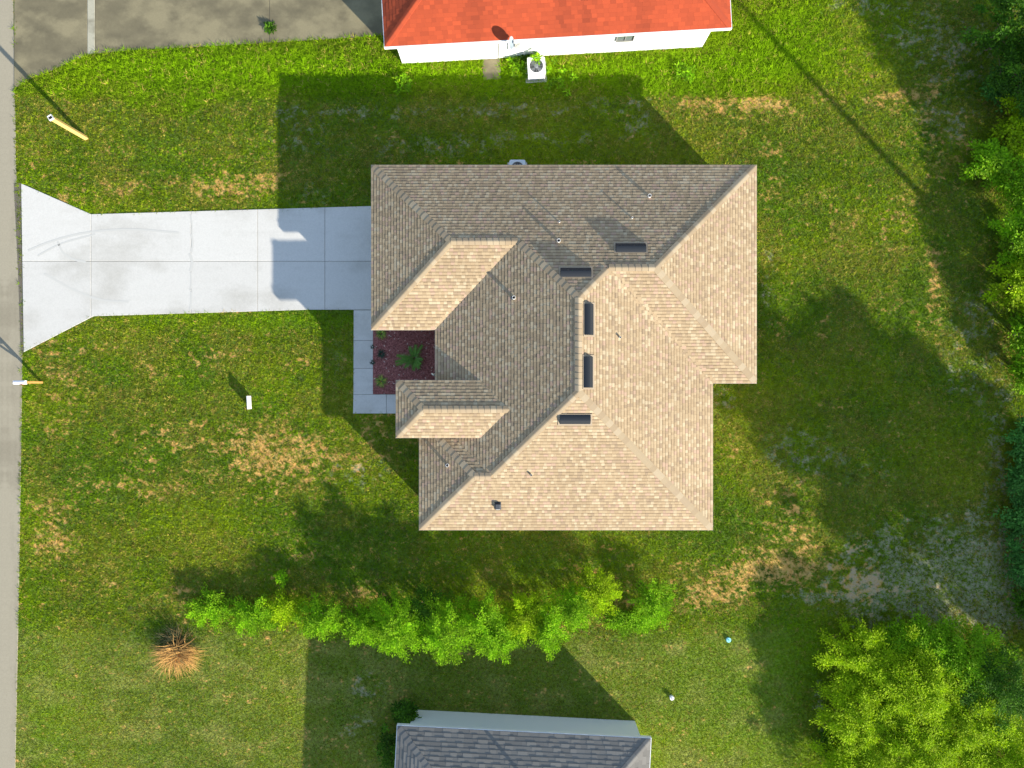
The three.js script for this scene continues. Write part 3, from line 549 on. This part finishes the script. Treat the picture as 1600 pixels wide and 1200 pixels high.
function capDisc(label, px, py, h, r, c, ring) {
  const [x, z] = at(px, py, h), t = thing('cleanout_cap', label, 'pipe cap', x, 0, z);
  const p = new THREE.CylinderGeometry(r, r, h, 20); p.translate(0, h / 2, 0); part('pipe', p, std(...c, .5), t);
  const l = new THREE.CylinderGeometry(r * .92, r * 1.08, .03, 20); l.translate(0, h + .016, 0); part('lid', l, std(...c, .45), t);
  const k = new THREE.CylinderGeometry(r * .3, r * .3, .03, 10); k.translate(0, h + .04, 0); part('plug', k, std(...ring, .5), t);
}
capDisc('small white pipe cap in the clipped lawn near the grey roof', 1050, 1091, .16, .10, [.82, .80, .82], [.5, .42, .5]);
capDisc('small turquoise pipe cap in the clipped lawn behind the house', 1138.5, 1000, .08, .11, [.30, .74, .80], [.10, .45, .62]);

// ---------------------------------------------------------------- plants
function leafGeo(list) {       // list of [x,y,z, dirx,diry,dirz, length, width, r,g,b, droop]
  const pos = new Float32Array(list.length * 18), col = new Float32Array(list.length * 18); let o = 0;
  const d = new THREE.Vector3(), s = new THREE.Vector3(), u = new THREE.Vector3(), v = new THREE.Vector3();
  for (const [x, y, z, dx, dy, dz, L, w, r, g, b, tw] of list) {
    d.set(dx, dy, dz).normalize(); s.set(-d.z, 0, d.x); if (s.lengthSq() < 1e-6) s.set(1, 0, 0); s.normalize(); u.crossVectors(s, d).normalize();
    if (u.y < 0) { u.negate(); s.negate(); }
    s.multiplyScalar(Math.cos(tw)).addScaledVector(u, Math.sin(tw)); u.crossVectors(s, d).normalize(); if (u.y < 0) u.negate();
    const A = [x, y, z], T = [x + d.x * L, y + d.y * L, z + d.z * L], m = 0.45 * L, f = w * 0.25;
    const Lp = [x + d.x * m + s.x * w + u.x * f, y + d.y * m + s.y * w + u.y * f, z + d.z * m + s.z * w + u.z * f];
    const Rp = [x + d.x * m - s.x * w + u.x * f, y + d.y * m - s.y * w + u.y * f, z + d.z * m - s.z * w + u.z * f];
    for (const q of [A, Lp, T, A, T, Rp]) { pos[o] = q[0]; pos[o + 1] = q[1]; pos[o + 2] = q[2]; col[o] = r; col[o + 1] = g; col[o + 2] = b; o += 3; }
  }
  const G = new THREE.BufferGeometry(); G.setAttribute('position', new THREE.BufferAttribute(pos, 3)); G.setAttribute('color', new THREE.BufferAttribute(col, 3)); G.computeVertexNormals(); return G;
}
const leafMat = new THREE.MeshPhysicalMaterial({ vertexColors: true, roughness: .85, specularIntensity: .25, side: THREE.DoubleSide, transmission: .45, thickness: 0 });
const bark = std(.16, .125, .085, .95), paleBark = std(.34, .26, .15, .95);
const PAL = {
  bright: [[.270, .520, .004], [.205, .43, .004], [.350, .570, .008], [.135, .29, .006]],
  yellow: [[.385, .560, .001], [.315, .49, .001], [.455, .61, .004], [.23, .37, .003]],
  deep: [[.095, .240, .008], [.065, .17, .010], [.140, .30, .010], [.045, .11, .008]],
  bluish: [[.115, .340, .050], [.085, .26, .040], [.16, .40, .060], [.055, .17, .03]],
};
// a woody plant: stems from the base to clump centres spread through the crown, leaves round every clump
function woody(name, label, category, o, group) {
  const r = rng(o.seed), t = thing(name, label, category, o.x, 0, o.z, 0, group), pal = PAL[o.pal], L = [], stems = [];
  const gs = () => (r() + r() + r() - 1.5) / 1.5;
  for (let i = 0; i < o.clumps; i++) {
    const a = i * 2.39996 + r() * .7, q = Math.sqrt((i + .5) / o.clumps), ry = o.ry ?? o.r;
    const edge = q, ext = .6 + .65 * r(), cx = Math.cos(a) * q * o.r * ext, cz = Math.sin(a) * q * ry * ext;
    const top = mix(o.h, mix(o.h0 ?? .25 * o.h, o.h, .38), edge * edge), cy = top * (.74 + .30 * r()), cr = o.cr * (.7 + .6 * r()), tone = mix(1, .55 + .75 * r(), o.tv ?? 1), od = Math.hypot(cx, cz) || 1, ox = cx / od, oz = cz / od, st = o.spray ?? 1;
    if (o.stems && i % o.stems === 0) stems.push(tube([[cx * .08 + gs() * .1, -.05, cz * .08 + gs() * .1], [cx * .35, cy * .45, cz * .35], [cx * .9, cy * .92, cz * .9]], o.tr * (.5 + .5 * r()), o.tr * .18, 5, 5));
    for (let j = 0; j < o.leaves; j++) {
      const al = gs() * st, ac = gs() / Math.sqrt(st), ux = ox * al - oz * ac, uz = oz * al + ox * ac, uy = gs(), px = cx + ux * cr, py = Math.max(.04, cy + uy * cr * .6 - .25 * cr * (ux * ux + uz * uz)), pz = cz + uz * cr;
      const c = pal[Math.floor(r() * r() * 3.999)], v = tone * (.75 + .5 * r());
      L.push([px, py, pz, ux + gs() * .8, .15 + gs() * .7, uz + gs() * .8, o.leaf * (.6 + .8 * r()), o.leaf * (o.lw ?? .26) * (.7 + .6 * r()), c[0] * v, c[1] * v, c[2] * v, gs() * .8]);
    }
  }
  part('crown', leafGeo(L), leafMat, t);
  if (stems.length) part(o.trunk ? 'trunk' : 'stem', merge(stems), o.pale ? paleBark : bark, t);
  return t;
}
// hedge of loose bushes along the boundary: [px, py at the base, height, radius x, radius z, palette, label]
[[335, 948, .75, .95, .65, 'bright', 'low bright bush at the street end of the loose hedge'], [402, 956, .95, 1.1, .75, 'bright', 'low spreading bush second from the street end of the hedge'], [455, 944, 1.0, .8, .6, 'yellow', 'small bush with a gap of bare soil behind it'],
  [512, 958, 1.5, 1.05, .75, 'bright', 'rounded leafy bush just above the corner of the roof shadow'], [578, 965, 1.7, .95, .85, 'bright', 'leafy bush beside the patch of orange soil'], [630, 962, 2.6, 1.15, 1.3, 'bright', 'tall bush whose tip hangs over the shaded lawn'], [672, 940, 1.7, 1.0, .9, 'deep', 'darker green bush at the back of the hedge'],
  [700, 968, 3.0, 1.0, 1.35, 'bright', 'tallest bush of the hedge reaching furthest over the shaded lawn'], [752, 955, 2.4, 1.1, 1.1, 'bright', 'wide bush in the middle of the hedge'], [778, 978, 2.5, .85, 1.0, 'bright', 'bush with a ragged lower edge beside a dark gap'], [820, 948, 2.1, 1.15, 1.0, 'yellow', 'bush in line with the hedge gap and bare twigs'],
  [855, 965, 2.3, .65, 1.15, 'bright', 'narrow bush before the bare twigs of the hedge'], [893, 938, 1.8, .75, .85, 'bright', 'bush with pale bare stems showing beside it'], [930, 918, 1.5, 1.0, .8, 'yellow', 'pale bushy sapling set back from the hedge line'], [1018, 935, 1.3, .85, .9, 'bright', 'separate sapling at the open end of the hedge'], [980, 968, .6, 1.1, .5, 'bright', 'low weedy bush between dry grass and the sapling']]
  .forEach(([px, py, h, rx, rz, pal, label], i) => {
    const [x, z] = at(px, py); woody('hedge_bush', label, 'bush', { seed: 500 + i, x, z, r: rx, ry: rz, h, tv: .75, clumps: Math.round(24 + 19 * rx * rz), leaves: Math.round(120 + 26 * h), leaf: .088, cr: .32, spray: 1.7, stems: 2, tr: .026, pal, pale: i > 11 || i === 4 }, 'bushes of the loose hedge');
  });
// scrub thicket in the corner beyond the lawn
[[1345, 1030, 2.3, 1.9, 'yellow', 'rounded yellow green scrub tree at the lawn corner of the thicket'], [1330, 1120, 2.4, 1.9, 'yellow', 'yellow green scrub tree along the shaded lawn edge of the thicket'], [1325, 1205, 2.2, 1.8, 'yellow', 'scrub tree with dark gaps at the bottom of the thicket'], [1425, 1075, 3.0, 2.4, 'yellow', 'broad yellow green scrub tree in the middle of the thicket'],
  [1420, 1180, 2.9, 2.4, 'yellow', 'broad feathery scrub tree behind the middle one of the thicket'], [1440, 1012, 2.2, 1.5, 'bright', 'green scrub tree against the bare sandy ground'], [1500, 1040, 2.7, 2.1, 'bright', 'green scrub tree near the sandy ground corner'], [1510, 1130, 3.0, 2.3, 'yellow', 'scrub tree between the dark green one and the yellow ones'], [1545, 1075, 3.2, 1.9, 'deep', 'dark green tree on the far side of the thicket'], [1560, 1190, 3.0, 2.2, 'yellow', 'yellow green scrub tree at the outer corner of the thicket'], [1385, 1010, 1.7, 1.1, 'bright', 'small bush in the dark notch above the thicket'], [1300, 1160, 1.0, .8, 'deep', 'low dark bush at the foot of the thicket beside the lawn']]
  .forEach(([px, py, h, r, pal, label], i) => {
    h *= .82; const [x, z] = at(px + 14, py + 6, h * .75); woody('scrub_tree', label, 'tree', { seed: 600 + i, x, z, r: r * .92, h, clumps: Math.round(30 + 26 * r), h0: h * .5, leaves: 190, leaf: .115, lw: .20, cr: .42, spray: 1.3, tv: .35, stems: 4, tr: .045, pal, trunk: true }, 'scrub trees of the corner thicket');
  });
// wooded edge of the lot
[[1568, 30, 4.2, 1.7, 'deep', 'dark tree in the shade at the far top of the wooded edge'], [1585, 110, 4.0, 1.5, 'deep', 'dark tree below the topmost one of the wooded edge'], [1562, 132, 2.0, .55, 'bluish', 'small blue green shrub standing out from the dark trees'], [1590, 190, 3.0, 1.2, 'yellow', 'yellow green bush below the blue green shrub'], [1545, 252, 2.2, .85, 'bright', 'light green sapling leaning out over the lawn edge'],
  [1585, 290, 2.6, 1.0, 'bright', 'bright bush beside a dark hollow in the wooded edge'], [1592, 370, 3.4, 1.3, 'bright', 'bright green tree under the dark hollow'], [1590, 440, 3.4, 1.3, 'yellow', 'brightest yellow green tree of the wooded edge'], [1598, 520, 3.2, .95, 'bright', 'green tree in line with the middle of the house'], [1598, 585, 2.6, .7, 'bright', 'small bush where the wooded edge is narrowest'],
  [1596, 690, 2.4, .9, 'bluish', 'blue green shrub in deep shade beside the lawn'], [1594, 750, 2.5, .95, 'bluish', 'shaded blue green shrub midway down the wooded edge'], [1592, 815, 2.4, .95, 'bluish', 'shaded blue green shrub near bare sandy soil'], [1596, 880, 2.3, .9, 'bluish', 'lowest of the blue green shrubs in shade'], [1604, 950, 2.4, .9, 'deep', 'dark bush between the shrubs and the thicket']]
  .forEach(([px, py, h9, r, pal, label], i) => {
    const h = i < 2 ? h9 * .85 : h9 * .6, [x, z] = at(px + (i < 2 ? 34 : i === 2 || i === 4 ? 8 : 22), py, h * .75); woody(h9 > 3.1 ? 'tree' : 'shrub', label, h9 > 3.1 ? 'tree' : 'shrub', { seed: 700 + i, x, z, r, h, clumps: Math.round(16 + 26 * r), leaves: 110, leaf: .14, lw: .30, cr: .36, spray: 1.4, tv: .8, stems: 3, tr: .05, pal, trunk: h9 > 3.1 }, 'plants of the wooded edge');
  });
// tall trees and a pole beyond the frame: they throw the long shadows over the back lawn
[[32.0, 19.2, 12.4, 3.8, 4.2, 'tall tree beyond the corner thicket shading the back lawn'], [36.5, 20.5, 11.5, 3.4, 4.0, 'tall tree behind the one that shades the back lawn'], [30.4, 12.6, 8.2, 2.6, 3.0, 'tree beside the wooded edge shading the lawn behind the house'], [29.6, -6.2, 6.6, 2.7, 3.4, 'tree beyond the wooded edge shading the upper corner of the lawn'], [31.5, 2.6, 4.2, 1.9, 1.6, 'tree beyond the middle of the wooded edge']]
  .forEach(([x, z, h, r, h0, label], i) => woody('tall_tree', label, 'tree', { seed: 800 + i, x, z, r, h, h0, clumps: Math.round(70 + 8 * r * r), leaves: 90, leaf: .30, lw: .32, cr: .62, stems: 4, tr: .16, pal: 'deep', trunk: true }));
{
  const t = thing('utility_pole', 'tall wooden utility pole standing beyond the wooded edge', 'utility pole', 29.2, 0, 1.3);
  part('pole', tube([[0, -.2, 0], [0, 5, 0], [0, 10.6, 0]], .17, .13, 4, 12), std(.16, .12, .085, .95), t);
  part('crossarm', box(.1, .12, 1.6, 0, 10.1, 0), std(.16, .12, .085, .95), t);
}
// weeds
[[631, 131, .38, .42, 'bright', 'single bright leafy weed in the roof shadow near the orange roofed house'], [808, 100, .34, .55, 'bright', 'leafy weed between the concrete pad and the air conditioner'], [824, 84, .35, .35, 'deep', 'weed against the white wall behind the air conditioner'], [838, 92, .98, .28, 'bright', 'weed growing over the fan of the white air conditioner'], [1070, 112, .3, .5, 'bright', 'leafy weed patch beside the wall end of the orange roofed house'], [421, 44, .18, .17, 'deep', 'weed in the crack of the old stained driveway'], [870, 122, .22, .8, 'bright', 'low weeds spilling round the foot of the white air conditioner'], [440, 903, .6, .3, 'bright', 'upright weed in the shade behind the hedge']]
  .forEach(([px, py, h, r, pal, label], i) => { const [x, z] = at(px, py, h * .7); woody('weed', label, 'weed', { seed: 900 + i, x, z, r, h, clumps: 9, leaves: 26, leaf: .15, lw: .22, cr: .14, stems: 3, tr: .008, pal }); });
// shrub under the corner of the grey roof
[[634, 1118, 1.3, .55, 'a'], [612, 1175, 1.5, .6, 'b']].forEach(([px, py, h, r, k], i) => { const [x, z] = at(px, py, h * .7); woody('shrub', k === 'a' ? 'dark shrub at the corner of the pale wall under the grey roof' : 'dark shrub along the street side of the grey roofed house', 'shrub', { seed: 930 + i, x, z, r, ry: i ? 1.2 : r, h, clumps: 26, leaves: 50, leaf: .13, lw: .3, cr: .24, stems: 3, tr: .02, pal: 'deep' }); });

// blades: strips that arch from the base; used for the dry clump, the spiky bed plants and the palm
function arching(T, r, x, y, z, a, len, rise, w, col, seg = 4) {
  let px = x, py = y, pz = z; const st = len / seg;
  const sx = -Math.sin(a), sz = Math.cos(a); let el = rise, pl = [px - sx * w, py, pz - sz * w], pr = [px + sx * w, py, pz + sz * w];
  for (let i = 1; i <= seg; i++) {
    px += Math.cos(a) * Math.cos(el) * st; pz += Math.sin(a) * Math.cos(el) * st; py = Math.max(.02, py + Math.sin(el) * st); el -= (rise + .5) * 1.15 / seg;
    const ww = w * (1 - i / seg * .92), nl = [px - sx * ww, py, pz - sz * ww], nr = [px + sx * ww, py, pz + sz * ww];
    T.quad(pl, pr, nr, nl, col); pl = nl; pr = nr;
  }
}
{ // dead clump of tall grass
  const [x, z] = at(280, 1010), t = thing('dry_grass_clump', 'dead straw coloured clump of tall grass with a dark shadow beside it', 'dry grass', x, 0, z), r = rng(41), T = new Tris(), T2 = new Tris();
  const bunch = [.12, .42, .75, 1.15, 1.55, 2.05, 2.5, 2.85, 3.1];
  for (let i = 0; i < 760; i++) { const a = r() < .86 ? bunch[Math.floor(r() * 9)] + (r() + r() - 1) * .34 : r() * 6.283, q = r() * .3, b = r() * 6.283, v = .5 + .85 * r(); arching(T, r, Math.cos(b) * q * 1.7, .02, Math.sin(b) * q + .12, a + (r() - .5) * .5 * r(), .5 + 1.25 * r() * r() + .2, .3 + 1.1 * r(), .010 + .014 * r(), [.60 * v, .32 * v, .085 * v]); }
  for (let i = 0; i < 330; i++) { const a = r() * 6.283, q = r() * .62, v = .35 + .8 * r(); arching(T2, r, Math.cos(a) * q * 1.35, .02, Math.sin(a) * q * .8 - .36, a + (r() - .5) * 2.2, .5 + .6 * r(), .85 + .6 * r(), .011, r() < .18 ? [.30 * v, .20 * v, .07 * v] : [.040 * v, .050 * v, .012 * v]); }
  const m = new THREE.MeshStandardMaterial({ vertexColors: true, roughness: .9, side: THREE.DoubleSide });
  part('dry_blades', T.geo(), m, t).userData.kind = 'stuff'; part('green_blades', T2.geo(), m, t).userData.kind = 'stuff';
}
{ // bed plants
  const bladeMat = new THREE.MeshPhysicalMaterial({ vertexColors: true, roughness: .6, side: THREE.DoubleSide, transmission: .25, thickness: 0 });
  [[596.5, 522, .26, 120, 0, 'spiky yellow edged plant in the mulch under the garage roof edge'], [596, 596, .30, 120, 0, 'spiky yellow edged plant in the mulch by the porch path'], [596, 553, .22, 90, 1, 'small dark green plant in the middle of the mulch edge'], [582.5, 566, .12, 40, 1, 'tiny dark sprig where the mulch meets the path'], [582, 542, .09, 30, 1, 'tiniest sprig beside the path joint']].forEach(([px, py, len, n, dark, label], i) => {
    const [x, z] = at(px, py), t = thing('bed_plant', label, 'plant', x, .03, z), r = rng(60 + i), T = new Tris();
    for (let k = 0; k < n; k++) { const a = r() * 6.283, e = .25 + 1.0 * r(), v = .7 + .6 * r(), c = dark ? [.018, .05, .02] : r() < .4 ? [.50, .52, .06] : [.11, .24, .015]; arching(T, r, Math.cos(a) * .03, .02, Math.sin(a) * .03, a, len * (.7 + .6 * r()), e, .012 + .008 * r(), c.map((q) => q * v), 3); }
    part('leaves', T.geo(), bladeMat, t).userData.kind = 'stuff';
  });
  const [x, z] = at(648, 560), t = thing('young_palm', 'young feathery palm in the reddish mulch bed', 'palm', x, .03, z), r = rng(66);
  // fronds: arching rachis with leaflets down both sides
  for (const [a, len, rise] of [[2.75, 1.0, .95], [2.95, .95, .75], [3.3, .9, .9], [2.3, .75, 1.1], [1.1, .62, .9], [1.6, .6, .7], [.75, .5, 1.0], [-1.4, .75, 1.0], [-1.0, .8, .8], [-1.9, .7, 1.1], [3.05, .7, 1.15], [.2, .45, .9]]) {
    const T = new Tris(); let px = 0, py = .05, pz = 0, el = rise; const st = len / 14;
    for (let i = 0; i < 14; i++) {
      const nx = px + Math.cos(a) * Math.cos(el) * st, nz = pz + Math.sin(a) * Math.cos(el) * st, ny = py + Math.sin(el) * st; el -= .075;
      const c = [.085, .16, .012]; T.quad([px, py, pz - .008], [px, py, pz + .008], [nx, ny, nz + .006], [nx, ny, nz - .006], c);
      if (i > 1) for (const s of [-1, 1]) for (let q = 0; q < 2; q++) { const v = .75 + .5 * r(), la = a + s * (.5 + .35 * r()); arching(T, r, mix(px, nx, q / 2), mix(py, ny, q / 2), mix(pz, nz, q / 2), la, .30 * (1 - i / 22) * (.8 + .4 * r()), .15 + .2 * r(), .013, [.10 * v, .27 * v, .008 * v], 2); }
      px = nx; py = ny; pz = nz;
    }
    part('frond', T.geo(), bladeMat, t);
  }
}

// ---------------------------------------------------------------- grass: tufts of blades over every lawn
{
  const r = rng(9), variants = [];
  for (let k = 0; k < 3; k++) {
    const T = new Tris();
    for (let i = 0; i < 8; i++) { const a = r() * 6.283, q = r() * .035; arching(T, r, Math.cos(a) * q, -.005, Math.sin(a) * q, a + (r() - .5), .075 + .05 * r(), .5 + .8 * r(), .0065 + .004 * r(), [1, 1, 1], 2); }
    variants.push(T.geo()); variants[k].deleteAttribute('color');
  }
  const mat = new THREE.MeshPhysicalMaterial({ color: 0xffffff, roughness: .9, specularIntensity: .15, side: THREE.DoubleSide, transmission: .25, thickness: 0 });
  const M = [[], [], []], K = [[], [], []], d = new THREE.Object3D();
  const STEP = 2.25;
  for (let y = -40; y < 1240; y += STEP) for (let x = 14; x < 1640; x += STEP) {
    const px = x + (r() - .5) * STEP * 1.6, py = y + (r() - .5) * STEP * 1.6, e = r(), q1 = r(), q2 = r(), q3 = r(), q4 = r();
    const ox = (q3 - .5) * 4, oy = (q4 - .5) * 4;
    if (blocked(px + ox, py + oy)) continue;
    if (px < 24 && py < 1200 && px < 22 + 6 * Math.sin(py / 300)) continue;
    const L = lawn(px, py), keep = 1 - .72 * L.soil - .48 * L.sand;
    if (e > keep) continue;
    let c = grassColour(L, q1); const v = .50 + .95 * q2;
    const dry = clamp((fbm(px / 60 + 20, py / 45 + 70, 3) - .36) * 3.2) * (1 - L.lush) * (1 - .5 * L.smooth);
    if (q3 < .05 + .16 * L.soil + .20 * dry) c = mix3(c, C.straw, .35 + .45 * q4); else c = mix3(c, C.olive, dry * .60);
    const k = Math.floor(q4 * 2.999), far = 1;
    let s = (.50 + .85 * q1 * q1) * mix(1, .66, L.smooth) + .85 * L.lush * q2 * (.25 + .75 * L.tall);
    s += .38 * L.tall;
    const [gx, gz] = at(px, py); d.position.set(gx, 0, gz); d.rotation.set((q2 - .5) * .4, q1 * 40, (q3 - .5) * .4); d.scale.set(s * 1.15, s, s * 1.15); d.updateMatrix();
    M[k].push(d.matrix.clone()); K[k].push([c[0] * v, c[1] * v, c[2] * v]);
  }
  const col = new THREE.Color(); let total = 0;
  variants.forEach((g, k) => {
    const im = new THREE.InstancedMesh(g, mat, M[k].length); total += M[k].length;
    M[k].forEach((m, i) => { im.setMatrixAt(i, m); im.setColorAt(i, col.setRGB(...K[k][i])); });
    im.name = numbered('grass'); im.userData.kind = 'stuff'; tag(im, ['uneven green grass growing over the lawns', 'short green grass blades mixed through the lawns', 'yellow green grass blades mixed through the lawns'][k], 'grass', 'lawn grass'); shade(im); scene.add(im);
  });
  console.log('tufts', total);
}
renderer.render(scene, camera);
